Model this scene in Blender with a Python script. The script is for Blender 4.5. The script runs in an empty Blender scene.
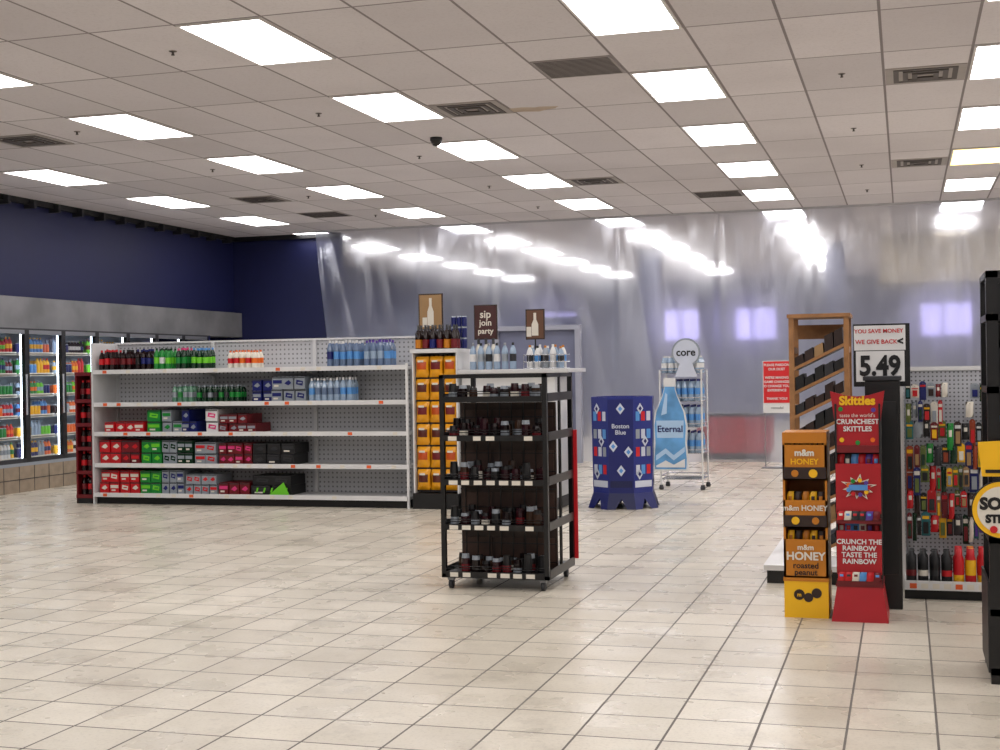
import bpy, bmesh, math, random
from mathutils import Vector, Matrix, noise
random.seed(7)
R=random.random
sc=bpy.context.scene
CEIL=3.68

# ---------------------------------------------------------------- materials
def lin(c):
    return tuple((x/12.92 if x<=0.04045 else ((x+0.055)/1.055)**2.4) for x in c)
_m={}
def mat(name,rgb,rough=0.5,metal=0.0,emit=0.0,var=0.06,scale=6.0,alpha=None):
    if name in _m: return _m[name]
    c=lin([v/255 for v in rgb])
    m=bpy.data.materials.new(name); m.use_nodes=True
    nt=m.node_tree; p=nt.nodes['Principled BSDF']
    p.inputs['Roughness'].default_value=rough; p.inputs['Metallic'].default_value=metal
    tc=nt.nodes.new('ShaderNodeTexCoord'); n=nt.nodes.new('ShaderNodeTexNoise')
    n.inputs['Scale'].default_value=scale; n.inputs['Detail'].default_value=3
    nt.links.new(tc.outputs['Object'],n.inputs['Vector'])
    r=nt.nodes.new('ShaderNodeMapRange')
    r.inputs['From Min'].default_value=0.3; r.inputs['From Max'].default_value=0.7
    r.inputs['To Min'].default_value=1-var; r.inputs['To Max'].default_value=1+var*0.5
    nt.links.new(n.outputs['Fac'],r.inputs['Value'])
    mx=nt.nodes.new('ShaderNodeVectorMath'); mx.operation='SCALE'
    mx.inputs[0].default_value=c[:3]
    nt.links.new(r.outputs[0],mx.inputs['Scale'])
    nt.links.new(mx.outputs[0],p.inputs['Base Color'])
    if emit>0:
        p.inputs['Emission Color'].default_value=(*c,1); p.inputs['Emission Strength'].default_value=emit
    _m[name]=m; return m

def new_nt(name):
    m=bpy.data.materials.new(name); m.use_nodes=True
    return m,m.node_tree,m.node_tree.nodes['Principled BSDF']

class NG:
    def __init__(s,nt): s.nt=nt
    def m(s,op,a,b=None,c=None):
        n=s.nt.nodes.new('ShaderNodeMath'); n.operation=op
        for i,v in enumerate((a,b,c)):
            if v is None: continue
            if isinstance(v,(int,float)): n.inputs[i].default_value=v
            else: s.nt.links.new(v,n.inputs[i])
        return n.outputs[0]
    def mix(s,f,a,b):
        n=s.nt.nodes.new('ShaderNodeMix'); n.data_type='RGBA'
        for k,v in ((0,f),(6,a),(7,b)):
            if isinstance(v,(int,float)): n.inputs[k].default_value=v
            elif isinstance(v,tuple): n.inputs[k].default_value=(*v[:3],1)
            else: s.nt.links.new(v,n.inputs[k])
        return n.outputs[2]
    def noise(s,vec,scale,detail=3,rough=.5):
        n=s.nt.nodes.new('ShaderNodeTexNoise'); n.inputs['Scale'].default_value=scale
        n.inputs['Detail'].default_value=detail; n.inputs['Roughness'].default_value=rough
        s.nt.links.new(vec,n.inputs['Vector']); return n.outputs['Fac']
    def rng(s,v,a,b,c,d):
        n=s.nt.nodes.new('ShaderNodeMapRange')
        for i,x in enumerate((a,b,c,d)): n.inputs[i+1].default_value=x
        s.nt.links.new(v,n.inputs[0]); return n.outputs[0]
def tile_setup(nt,px,py,ox,oy,w):
    g=NG(nt); tc=nt.nodes.new('ShaderNodeTexCoord'); vec=tc.outputs['Object']
    sp=nt.nodes.new('ShaderNodeSeparateXYZ'); nt.links.new(vec,sp.inputs[0])
    ax=g.m('DIVIDE',g.m('SUBTRACT',sp.outputs[0],ox),px); ay=g.m('DIVIDE',g.m('SUBTRACT',sp.outputs[1],oy),py)
    fx=g.m('FRACT',ax); fy=g.m('FRACT',ay)
    dx=g.m('MULTIPLY',g.m('SUBTRACT',.5,g.m('ABSOLUTE',g.m('SUBTRACT',fx,.5))),px)
    dy=g.m('MULTIPLY',g.m('SUBTRACT',.5,g.m('ABSOLUTE',g.m('SUBTRACT',fy,.5))),py)
    line=g.m('LESS_THAN',g.m('MINIMUM',dx,dy),w)
    cb=nt.nodes.new('ShaderNodeCombineXYZ')
    nt.links.new(g.m('FLOOR',ax),cb.inputs[0]); nt.links.new(g.m('FLOOR',ay),cb.inputs[1])
    wn=nt.nodes.new('ShaderNodeTexWhiteNoise'); wn.noise_dimensions='2D'; nt.links.new(cb.outputs[0],wn.inputs['Vector'])
    return g,vec,line,wn.outputs['Value']

def floor_material():
    m,nt,p=new_nt('floor_tile')
    g,vec,line,rnd=tile_setup(nt,.335,.335,.1,.05,.0048)
    base=g.mix(rnd,lin((.785,.755,.69)),lin((.855,.825,.76)))
    big=g.rng(g.noise(vec,.6,5,.65),.42,.66,0,1)
    base=g.mix(g.m('MULTIPLY',big,.45),base,lin((.63,.59,.53)))
    sp=g.rng(g.noise(vec,60,2,.7),.5,.75,0,1)
    base=g.mix(g.m('MULTIPLY',sp,.30),base,lin((.52,.48,.42)))
    st=g.rng(g.noise(vec,2.6,7,.75),.56,.72,0,1)
    base=g.mix(g.m('MULTIPLY',st,.34),base,lin((.47,.44,.40)))
    st2=g.rng(g.noise(vec,9,6,.75),.58,.75,0,1)
    base=g.mix(g.m('MULTIPLY',st2,.35),base,lin((.42,.39,.36)))
    col=g.mix(line,base,lin((.38,.355,.33)))
    nt.links.new(col,p.inputs['Base Color'])
    nt.links.new(g.m('ADD',g.rng(g.noise(vec,3,3),.3,.7,.22,.40),g.m('MULTIPLY',line,.4)),p.inputs['Roughness'])
    b=nt.nodes.new('ShaderNodeBump'); b.inputs['Strength'].default_value=.35; b.inputs['Distance'].default_value=.003
    nt.links.new(g.m('SUBTRACT',g.m('MULTIPLY',g.noise(vec,9,3),.3),line),b.inputs['Height']); nt.links.new(b.outputs[0],p.inputs['Normal'])
    return m
def ceiling_material():
    m,nt,p=new_nt('ceiling_tile')
    g,vec,line,rnd=tile_setup(nt,.625,1.22,-1.69-.3125,10.82-.61,.010)
    base=g.mix(rnd,lin((.82,.80,.815)),lin((.90,.88,.895)))
    sp=g.rng(g.noise(vec,45,3,.7),.5,.8,0,1)
    base=g.mix(g.m('MULTIPLY',sp,.25),base,lin((.60,.57,.57)))
    big=g.rng(g.noise(vec,.5,3,.6),.45,.7,0,1)
    base=g.mix(g.m('MULTIPLY',big,.25),base,lin((.70,.67,.68)))
    col=g.mix(line,base,lin((.55,.52,.53)))
    nt.links.new(col,p.inputs['Base Color']); p.inputs['Roughness'].default_value=.9
    b=nt.nodes.new('ShaderNodeBump'); b.inputs['Strength'].default_value=.4; b.inputs['Distance'].default_value=.006
    nt.links.new(line,b.inputs['Height']); nt.links.new(b.outputs[0],p.inputs['Normal'])
    return m
def pegboard_material(name,rgb,pitch=.05,thr=.045,dark=.3):
    m,nt,p=new_nt(name); g=NG(nt)
    tc=nt.nodes.new('ShaderNodeTexCoord'); sp=nt.nodes.new('ShaderNodeSeparateXYZ'); nt.links.new(tc.outputs['Object'],sp.inputs[0])
    def d(o):
        return g.m('SUBTRACT',g.m('FRACT',g.m('DIVIDE',o,pitch)),.5)
    a=d(sp.outputs[0]); b=d(sp.outputs[2])
    r=g.m('ADD',g.m('MULTIPLY',a,a),g.m('MULTIPLY',b,b))
    hole=g.m('LESS_THAN',r,thr)
    c=lin([v/255 for v in rgb])
    nt.links.new(g.mix(hole,c,tuple(x*dark for x in c)),p.inputs['Base Color']); p.inputs['Roughness'].default_value=.5
    return m
def curtain_material():
    m=bpy.data.materials.new('plastic_sheeting'); m.use_nodes=True; nt=m.node_tree
    nt.nodes.remove(nt.nodes['Principled BSDF']); out=nt.nodes['Material Output']; g=NG(nt)
    tc=nt.nodes.new('ShaderNodeTexCoord')
    mp=nt.nodes.new('ShaderNodeMapping'); mp.inputs['Scale'].default_value=(1.6,1,.35); nt.links.new(tc.outputs['Object'],mp.inputs[0])
    n=g.noise(mp.outputs[0],1.0,4,.6)
    col=g.mix(n,lin((.60,.63,.72)),lin((.86,.87,.92)))
    dif=nt.nodes.new('ShaderNodeBsdfDiffuse'); nt.links.new(col,dif.inputs[0])
    tr=nt.nodes.new('ShaderNodeBsdfTranslucent'); nt.links.new(col,tr.inputs[0])
    rf=nt.nodes.new('ShaderNodeBsdfRefraction'); rf.inputs['IOR'].default_value=1.10; rf.inputs['Roughness'].default_value=.62
    rf.inputs[0].default_value=(.97,.98,1,1)
    rf2=nt.nodes.new('ShaderNodeBsdfRefraction'); rf2.inputs['IOR'].default_value=1.03; rf2.inputs['Roughness'].default_value=.40
    rf2.inputs[0].default_value=(.98,.98,1,1)
    gl=nt.nodes.new('ShaderNodeBsdfGlossy'); gl.inputs['Roughness'].default_value=.20; gl.inputs[0].default_value=(.92,.94,1,1)
    def mx(f,a,b):
        k=nt.nodes.new('ShaderNodeMixShader')
        if isinstance(f,float): k.inputs[0].default_value=f
        else: nt.links.new(f,k.inputs[0])
        nt.links.new(a.outputs[0],k.inputs[1]); nt.links.new(b.outputs[0],k.inputs[2]); return k
    mp3=nt.nodes.new('ShaderNodeMapping'); mp3.inputs['Scale'].default_value=(1.0,1,.5); nt.links.new(tc.outputs['Object'],mp3.inputs[0])
    haze=g.rng(g.noise(mp3.outputs[0],.9,4,.6),.35,.65,.66,.90)
    s=mx(.40,dif,tr); r=mx(.5,rf,rf2); s=mx(haze,s,r)
    s=mx(.13,s,gl)
    b=nt.nodes.new('ShaderNodeBump'); b.inputs['Strength'].default_value=.40; b.inputs['Distance'].default_value=.022
    mp2=nt.nodes.new('ShaderNodeMapping'); mp2.inputs['Scale'].default_value=(4,1,1.0); nt.links.new(tc.outputs['Object'],mp2.inputs[0])
    nt.links.new(g.noise(mp2.outputs[0],1.5,4,.6),b.inputs['Height'])
    for x in (gl,dif,rf): nt.links.new(b.outputs[0],x.inputs['Normal'])
    nt.links.new(s.outputs[0],out.inputs[0]); return m
def glass_material():
    m=bpy.data.materials.new('door_glass'); m.use_nodes=True; nt=m.node_tree
    nt.nodes.remove(nt.nodes['Principled BSDF']); out=nt.nodes['Material Output']
    a=nt.nodes.new('ShaderNodeBsdfTransparent'); b=nt.nodes.new('ShaderNodeBsdfGlossy'); b.inputs['Roughness'].default_value=.03
    k=nt.nodes.new('ShaderNodeMixShader'); k.inputs[0].default_value=.08
    nt.links.new(a.outputs[0],k.inputs[1]); nt.links.new(b.outputs[0],k.inputs[2]); nt.links.new(k.outputs[0],out.inputs[0]); return m

WHITE=mat('white_steel',(220,220,219),.4)
SHELFW=mat('shelf_white',(206,206,206),.4)
BLACK=mat('black_metal',(9,9,11),.35)
BLACKP=mat('black_plastic',(13,13,15),.5)
DGREY=mat('dark_grey',(38,39,43),.5)
GREY=mat('grey_metal',(140,142,146),.35,.6)
CHROME=mat('chrome_wire',(205,208,214),.25,.9)
RED=mat('red_card',(196,16,28),.45)
DRED=mat('dark_red',(108,8,20),.45)
BLUE=mat('blue_print',(16,26,98),.4)
NAVY=mat('navy_wall_paint',(13,20,70),.55)
YEL=mat('yellow_card',(240,184,14),.45)
GOLD=mat('golden_card',(190,116,14),.45)
BROWN=mat('brown_print',(42,23,16),.5)
GREEN=mat('green_pack',(20,130,48),.4)
DGREEN=mat('dark_green_bottle',(12,50,28),.25)
LIME=mat('lime_pack',(108,200,40),.4)
ORANGE=mat('orange_pack',(230,106,18),.4)
SILVER=mat('silver_pack',(150,158,166),.35,.2)
PINK=mat('pink_pack',(214,56,120),.4)
PURP=mat('purple_pack',(86,56,146),.4)
SKY=mat('sky_blue_pack',(84,146,210),.35)
CLEARB=mat('clear_bottle_plastic',(150,170,192),.12)
CLEARD=mat('clear_bottle_dark',(104,122,150),.12)  # darker blue-grey tone for clear bottles and some labels
COLA=mat('cola_dark',(28,10,10),.15)
TAN=mat('tan_wood',(156,110,66),.55,var=.25,scale=14)
DWOOD=mat('dark_wood',(52,33,24),.5,var=.3,scale=14)
CREAM=mat('cream_paper',(222,216,202),.6)
TAGO=mat('orange_tag',(226,96,44),.5)

# ---------------------------------------------------------------- builder
class B:
    def __init__(s,name): s.name=name; s.v=[]; s.f=[]; s.mi=[]; s.sm=[]; s.mats=[]; s.M=None
    def _mi(s,m):
        if m not in s.mats: s.mats.append(m)
        return s.mats.index(m)
    def add(s,vs,fs,m,smooth=False):
        o=len(s.v)
        if s.M is not None: vs=[s.M@Vector(v) for v in vs]
        s.v+= [tuple(v) for v in vs]
        ms=m if isinstance(m,list) else None
        for k,f in enumerate(fs):
            s.f.append([i+o for i in f]); s.mi.append(s._mi(ms[k] if ms else m)); s.sm.append(smooth)
    def box(s,x0,x1,y0,y1,z0,z1,m):
        if x1<x0:x0,x1=x1,x0
        if y1<y0:y0,y1=y1,y0
        s.add([(x0,y0,z0),(x1,y0,z0),(x1,y1,z0),(x0,y1,z0),(x0,y0,z1),(x1,y0,z1),(x1,y1,z1),(x0,y1,z1)],
              [(0,3,2,1),(4,5,6,7),(0,1,5,4),(1,2,6,5),(2,3,7,6),(3,0,4,7)],m)
    def quad(s,p,m): s.add(p,[tuple(range(len(p)))],m)
    def lathe(s,cx,cy,z,prof,seg=8):
        n=len(prof)
        vs=[(cx+r*math.cos(2*math.pi*k/seg),cy+r*math.sin(2*math.pi*k/seg),z+h) for r,h,_ in prof for k in range(seg)]
        fs=[];ms=[]
        for i in range(n-1):
            for k in range(seg):
                fs.append((i*seg+k,i*seg+(k+1)%seg,(i+1)*seg+(k+1)%seg,(i+1)*seg+k)); ms.append(prof[i][2])
        fs.append(tuple(reversed(range(seg)))); ms.append(prof[0][2])
        fs.append(tuple((n-1)*seg+k for k in range(seg))); ms.append(prof[-1][2] or prof[-2][2])
        s.add(vs,fs,ms,seg>9)
    def rod(s,a,b,r,m,seg=6):
        a=Vector(a);b=Vector(b);d=(b-a).normalized()
        t=Vector((0,0,1)) if abs(d.z)<.9 else Vector((1,0,0))
        u=d.cross(t).normalized();w=d.cross(u)
        vs=[p+u*r*math.cos(2*math.pi*k/seg)+w*r*math.sin(2*math.pi*k/seg) for p in(a,b) for k in range(seg)]
        fs=[(k,(k+1)%seg,seg+(k+1)%seg,seg+k) for k in range(seg)]+[tuple(range(seg)),tuple(range(seg,2*seg))]
        s.add(vs,fs,m)
    def prism(s,pts,y0,y1,m):
        n=len(pts)
        s.add([(x,y0,z) for x,z in pts]+[(x,y1,z) for x,z in pts],
              [tuple(range(n)),tuple(range(n,2*n))]+[(k,(k+1)%n,n+(k+1)%n,n+k) for k in range(n)],m)
    def disc(s,cx,y0,y1,cz,r,m,seg=28):
        s.prism([(cx+r*math.cos(2*math.pi*k/seg),cz+r*math.sin(2*math.pi*k/seg)) for k in range(seg)],y0,y1,m)
    def bag(s,cx,cy,z,w,h,t,m1,m2,n=6):
        vs=[];fs=[];ms=[]
        for side in(-1,1):
            for j in range(n+1):
                for i in range(n+1):
                    a=i/n;b=j/n
                    k=(math.sin(math.pi*a)**.6 if 0<a<1 else 0)*(math.sin(math.pi*b)**.5 if 0<b<1 else 0)
                    vs.append((cx+(a-.5)*w*(1-.10*math.sin(math.pi*b)),cy+side*t/2*k,z+b*h))
        N=(n+1)**2
        for sd in range(2):
            for j in range(n):
                for i in range(n):
                    o=sd*N+j*(n+1)+i
                    fs.append((o,o+1,o+n+2,o+n+1)); ms.append(m2 if 1<=i<n-1 and n*.3<=j<n*.75 else m1)
        s.add(vs,fs,ms,True)
    def text(s,txt,loc,size,m,right=(1,0,0),up=(0,0,1),bold=0.0,align='CENTER',spacing=1.0,sx=1.0):
        cu=bpy.data.curves.new('t','FONT'); cu.body=txt; cu.size=size; cu.align_x=align; cu.align_y='CENTER'
        cu.offset=bold; cu.space_line=spacing; cu.resolution_u=3
        o=bpy.data.objects.new('t',cu); sc.collection.objects.link(o)
        dg=bpy.context.evaluated_depsgraph_get(); me=bpy.data.meshes.new_from_object(o.evaluated_get(dg))
        r=Vector(right).normalized();u=Vector(up).normalized();L=Vector(loc)
        s.add([L+r*v.co.x*sx+u*v.co.y for v in me.vertices],[tuple(p.vertices) for p in me.polygons],m)
        bpy.data.objects.remove(o); bpy.data.curves.remove(cu); bpy.data.meshes.remove(me)
    def done(s,fix=True,bevel=0):
        me=bpy.data.meshes.new(s.name); me.from_pydata(s.v,[],s.f)
        for m in s.mats: me.materials.append(m)
        for p,i,sm in zip(me.polygons,s.mi,s.sm): p.material_index=i; p.use_smooth=sm
        if fix:
            bm=bmesh.new(); bm.from_mesh(me); bmesh.ops.recalc_face_normals(bm,faces=bm.faces); bm.to_mesh(me); bm.free()
        o=bpy.data.objects.new(s.name,me); sc.collection.objects.link(o)
        if bevel:
            bv=o.modifiers.new('b','BEVEL'); bv.width=bevel; bv.segments=2; bv.limit_method='ANGLE'
        return o
def bottle(b,cx,cy,z,h,r,body,label,cap,seg=8):
    b.lathe(cx,cy,z,[(r*.88,0,body),(r,h*.05,body),(r*.96,h*.30,label),(r*.96,h*.58,body),(r,h*.64,body),(r*.75,h*.78,body),(r*.34,h*.90,cap),(r*.36,h*.905,cap),(r*.36,h,cap)],seg)
def can(b,cx,cy,z,h,r,body,top,seg=8):
    b.lathe(cx,cy,z,[(r*.8,0,top),(r,h*.05,body),(r,h*.9,top),(r*.82,h,top)],seg)

# ---------------------------------------------------------------- shell
def simple(name,x0,x1,y0,y1,z0,z1,m):
    b=B(name); b.box(x0,x1,y0,y1,z0,z1,m); return b.done()
XL,XR,Y0,Y1=-11.4,7.0,-4.0,36.0
simple('floor',XL-.2,XR+.2,Y0-.2,Y1+.2,-.1,0,floor_material())
simple('ceiling',XL-.2,XR+.2,Y0-.2,Y1+.2,CEIL,CEIL+.1,ceiling_material())
WALLP=mat('pale_wall_paint',(205,203,205),.7)
REARW=mat('rear_wall_paint',(126,130,156),.7,var=.3,scale=.5)
simple('wall_left',XL-.15,XL,Y0,Y1,0,CEIL,NAVY)
simple('wall_right',XR,XR+.15,Y0,Y1,0,CEIL,WALLP)
simple('wall_front',XL,XR,Y0-.15,Y0,0,CEIL,WALLP)
simple('wall_back',XL,XR,Y1,Y1+.15,0,CEIL,REARW)
simple('wall_back_blue',XL,-8.75,20.30,20.42,0,CEIL,NAVY)
b=B('wall_left_upper'); b.box(XL,-10.70,Y0,20.30,2.42,CEIL,NAVY); b.done()
b=B('trim_1')
b.box(-10.70,-10.62,Y0,20.30,CEIL-.07,CEIL,BLACKP)
b.box(-10.62,-8.75,20.22,20.30,CEIL-.07,CEIL,BLACKP)
for k in range(22): b.box(-10.70,-10.55,9+k*.52,9.05+k*.52,CEIL-.12,CEIL-.02,DGREY)
b.done()
BAND=mat('galvanised_band',(132,132,134),.4,.3,var=.3,scale=2)
b=B('trim_2'); b.box(XL,-10.55,9.0,20.28,2.02,2.42,BAND); b.done()

# ceiling fittings
LX=[-9.19,-6.69,-4.19,-1.69,.81,3.31,5.81]
LY=[15.70+2.44*k for k in range(-7,8)]
PANEL=mat('light_diffuser',(255,252,253),.5,0,10.2,var=0)
PANELW=mat('light_diffuser_warm',(255,222,140),.5,0,3.5,var=0)
TRIMW=mat('light_trim',(225,222,220),.5)
for y in LY:
    for x in LX:
        if y<5 and x in(-9.19,5.81): continue
        if y>22 and abs(x-5.81)<.1: continue
        b=B('ceiling_light_panel')
        warm=(abs(x-.81)<.01 and abs(y-15.7)<.01)
        z=CEIL-.012
        b.box(x-.3,x+.3,y-.598,y-.580,z,CEIL,TRIMW); b.box(x-.3,x+.3,y+.580,y+.598,z,CEIL,TRIMW)
        b.box(x-.3,x-.282,y-.580,y+.580,z,CEIL,TRIMW); b.box(x+.282,x+.3,y-.580,y+.580,z,CEIL,TRIMW)
        zz=z+.004
        b.quad([(x-.282,y-.58,zz),(x-.282,y+.58,zz),(x+.282,y+.58,zz),(x+.282,y-.58,zz)],PANELW if warm else PANEL)
        b.done(fix=False)
VENT=mat('vent_metal',(160,152,148),.5); VD=mat('vent_dark',(84,78,76),.6)
for (x,y) in [(-3.56,11.15),(.185,11.1),(-8.0,11.1),(.185,15.95),(-3.56,16.0),(-8.0,15.95)]:
    b=B('ceiling_vent'); z=CEIL
    b.box(x-.3,x+.3,y-.3,y+.3,z-.005,z,VENT)
    for k,(r0,r1) in enumerate([(.24,.20),(.17,.13),(.10,.06)]):
        for (xa,xb,ya,yb) in [(-r0,r0,-r0,-r1),(-r0,r0,r1,r0),(-r0,-r1,-r1,r1),(r1,r0,-r1,r1)]:
            b.box(x+xa,x+xb,y+ya,y+yb,z-.010-.004*k,z-.005,VD)
    b.done()
GV=mat('grille_metal',(150,142,140),.5)
for (x,y) in [(-2.315,9.9),(-2.315,17.85),(-7.94,17.85)]:
    b=B('return_air_grille')
    b.box(x-.3,x+.3,y-.3,y+.3,CEIL-.006,CEIL,GV)
    for k in range(14): b.box(x-.28,x+.28,y-.27+k*.04,y-.258+k*.04,CEIL-.009,CEIL-.006,VD)
    b.done()
for x in(-.44,-4.87,-7.3):
    for y in(5.9,8.4,10.85,13.4,15.9,18.2):
        b=B('sprinkler_head')
        b.lathe(x,y,CEIL-.030,[(.012,0,VD),(.014,.004,VD),(.008,.008,VD),(.009,.024,VD),(.028,.026,VENT),(.030,.030,VENT)],10); b.done()
b=B('security_camera'); b.lathe(-4.33,12.4,CEIL-.085,[(.01,0,BLACK),(.035,.01,BLACK),(.05,.04,BLACK),(.055,.05,BLACK),(.06,.055,DGREY),(.06,.085,DGREY)],14); b.done()
b=B('ceiling_speaker'); b.lathe(-8.3,8.9,CEIL-.015,[(.10,0,VENT),(.12,.005,TRIMW),(.12,.015,TRIMW)],20); b.done()
b=B('water_stain'); n=14
b.add([(-3.1+(.24+.07*math.sin(3*k))*math.cos(2*math.pi*k/n),11.35+(.10+.03*math.cos(2*k))*math.sin(2*math.pi*k/n),CEIL-.001) for k in range(n)],[tuple(range(n))],mat('stain',(190,172,156),.9,var=.2)); b.done()

# plastic curtain
def curtain():
    nx,nz=520,90; x0,x1=-9.05,XR; vs=[];fs=[]
    pins=[-9.05+1.6*i+.25*math.sin(i*2.3) for i in range(11)]
    for j in range(nz+1):
        w=j/nz; z=w*(CEIL-.001)
        for i in range(nx+1):
            x=x0+(x1-x0)*i/nx
            y=.08*(noise.noise(Vector((x*.6,z*.15,1.3))))
            a=noise.noise(Vector((x*1.5+z*.3,z*.15,4.1))); y+=.024*(1-abs(a)*2.2)
            a=noise.noise(Vector((x*1.3-z*.7,z*.3,7.7))); y+=.020*(1-abs(a)*2.5)*w
            y+=.007*noise.noise(Vector((x*6,z*1.0,2)))
            p=min(pins,key=lambda q:abs(q-x)); dd=abs(x-p)
            y+=-.035*math.exp(-(dd/(.025+.12*(1-w)))**2)*w
            xx=x
            if i<30: xx=x+.35*(1-w)*(1-i/30)
            vs.append((xx,20.0+y,z+.001 if j==0 else z))
    for j in range(nz):
        for i in range(nx):
            o=j*(nx+1)+i; fs.append((o,o+1,o+nx+2,o+nx+1))
    b=B('plastic_sheet_curtain'); b.add(vs,fs,curtain_material(),True); return b.done(fix=False)
curtain()
b=B('trim_3'); b.box(-9.05,XR,19.84,19.88,CEIL-.03,CEIL,mat('tape_strip',(190,190,196),.5)); b.done()

# area behind the sheet
WIN=mat('window_daylight',(190,182,250),.4,0,1.7,var=.05)
for k,(x,w,z0,z1) in enumerate([(-9.6,1.1,2.1,2.9),(-6.1,.9,2.1,2.9),(-4.2,1.0,2.1,2.9),(.4,1.1,2.1,2.9),(3.4,1.0,2.1,2.9)]):
    b=B('window_%d'%(k+1))
    b.box(x,x+w,Y1-.02,Y1,z0,z1,WIN)
    for xx in(x-.05,x+w/2-.025,x+w): b.box(xx,xx+.05,Y1-.06,Y1,z0-.05,z1+.05,DGREY)
    for zz in(z0-.05,z1): b.box(x-.05,x+w+.05,Y1-.06,Y1,zz,zz+.05,DGREY)
    b.done()
BEIGE=mat('beige_bulkhead',(186,172,142),.7)
b=B('wall_rear_upper'); b.box(-.4,XR,24.9,25.2,2.75,CEIL,BEIGE); b.box(-.4,XR,24.86,24.9,2.75,2.82,DGREY); b.done()
b=B('wall_rear_partition'); b.box(-8.7,-6.4,27.5,27.65,0,2.5,mat('partition_blue',(64,70,120),.7)); b.box(-6.4,-6.3,27.45,27.7,0,2.55,GREY); b.done()
COLG=mat('column_grey',(86,90,118),.7)
for xx in(-4.9,-1.4):
    b=B('support_column')
    b.box(xx,xx+.35,26.0,26.35,0,CEIL,COLG); b.box(xx-.03,xx+.38,25.97,26.38,0,.15,DGREY); b.done()
b=B('checkout_counter')
b.box(-3.05,-1.95,20.6,21.3,.1,.66,mat('counter_red',(170,18,34),.5)); b.box(-3.1,-1.9,20.55,21.35,.66,.70,DGREY); b.box(-3.0,-2.0,20.65,21.25,0,.1,BLACKP); b.done()
b=B('storage_shelving')
for x in(1.0,2.2,3.4):
    for y in(22.0,22.5): b.box(x,x+.04,y,y+.04,0,2.0,DGREY)
for z in(.2,.8,1.4,1.96): b.box(1.0,3.44,22.0,22.54,z,z+.04,GREY)
for i in range(6): b.box(1.1+i*.38,1.38+i*.38,22.1,22.45,.84,1.05+.08*(i%3),[SKY,CREAM,DRED][i%3])
b.done()
b=B('door_1')
DF=mat('door_frame_grey',(158,160,174),.5)
b.box(-6.0,-5.92,19.64,19.76,0,2.0,DF); b.box(-4.72,-4.64,19.64,19.76,0,2.0,DF); b.box(-6.0,-4.64,19.64,19.76,2.0,2.07,DF)
b.box(-5.92,-4.72,19.72,19.75,0,2.0,mat('door_leaf',(112,116,140),.35)); b.box(-4.85,-4.80,19.66,19.72,.95,1.1,CHROME)
b.done()

# ---------------------------------------------------------------- left coolers
b=B('beverage_cooler')
XI,XF=-11.3,-10.42
IN=mat('cooler_interior',(214,228,240),.5)
TUBE=mat('cooler_tube',(225,240,255),.5,0,6.0,var=0)
TILEB=mat('base_tile',(150,134,114),.4,var=.2,scale=9)
ya,yb=10.55,18.91; dz0,dz1=.36,1.98
b.box(XI-.04,XI,ya,yb,0,2.02,IN); b.box(XI,XF,ya,yb,0,dz0-.04,TILEB); b.box(XI,XF,ya,yb,2.0,2.02,DGREY)
for k in range(28): b.box(XF,XF+.003,ya+k*.3,ya+k*.3+.008,0,dz0-.04,DGREY)
b.box(XF,XF+.003,ya,yb,.155,.163,DGREY)
b.box(XI,XF,ya-.05,ya,0,2.02,DGREY); b.box(XI,XF,yb,yb+.05,0,2.02,NAVY)
b.box(XI,XF,ya,yb,dz0-.04,dz0,SILVER)
nd=11; dw=.76
cols=[RED,DRED,GREEN,LIME,ORANGE,YEL,SKY,BLUE,CLEARB,SILVER,COLA,CLEARB,YEL,WHITE]
gl=glass_material()
for k in range(nd):
    y=ya+k*dw; w=dw
    fr=.045
    b.box(XF-.05,XF,y,y+fr,dz0,2.0,BLACK); b.box(XF-.05,XF,y+w-fr,y+w,dz0,2.0,BLACK)
    b.box(XF-.05,XF,y+fr,y+w-fr,dz0,dz0+.05,DGREY); b.box(XF-.05,XF,y+fr,y+w-fr,1.95,2.0,GREY)
    b.rod((XF+.03,y+w-.06,.95),(XF+.03,y+w-.06,1.45),.012,CHROME)
    b.box(XF-.11,XF-.07,y+.005,y+.03,dz0+.05,1.95,TUBE)
    b.quad([(XF-.02,y+fr,dz0+.06),(XF-.02,y+w-fr,dz0+.06),(XF-.02,y+w-fr,1.93),(XF-.02,y+fr,1.93)],gl)
    for s in range(6):
        z=dz0+.03+s*.262
        b.box(XI+.02,XF-.14,y+.02,y+w-.02,z,z+.015,WHITE)
        b.box(XF-.145,XF-.14,y+.02,y+w-.02,z-.01,z+.03,CREAM)
        yy=y+.07
        while yy<y+w-.06:
            c=random.choice(cols); c2=random.choice(cols); n=random.choice([2,3,4]); hh=random.choice([.13,.17,.20])
            for q in range(n):
                if yy>y+w-.06: break
                if hh<.15: can(b,XF-.20,yy,z+.015,hh,.030,c,SILVER)
                else: bottle(b,XF-.20,yy,z+.015,hh,.032,c,c2,c2)
                can(b,XF-.30,yy,z+.015,hh*.95,.030,c,SILVER,6)
                yy+=.068
b.done()

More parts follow.
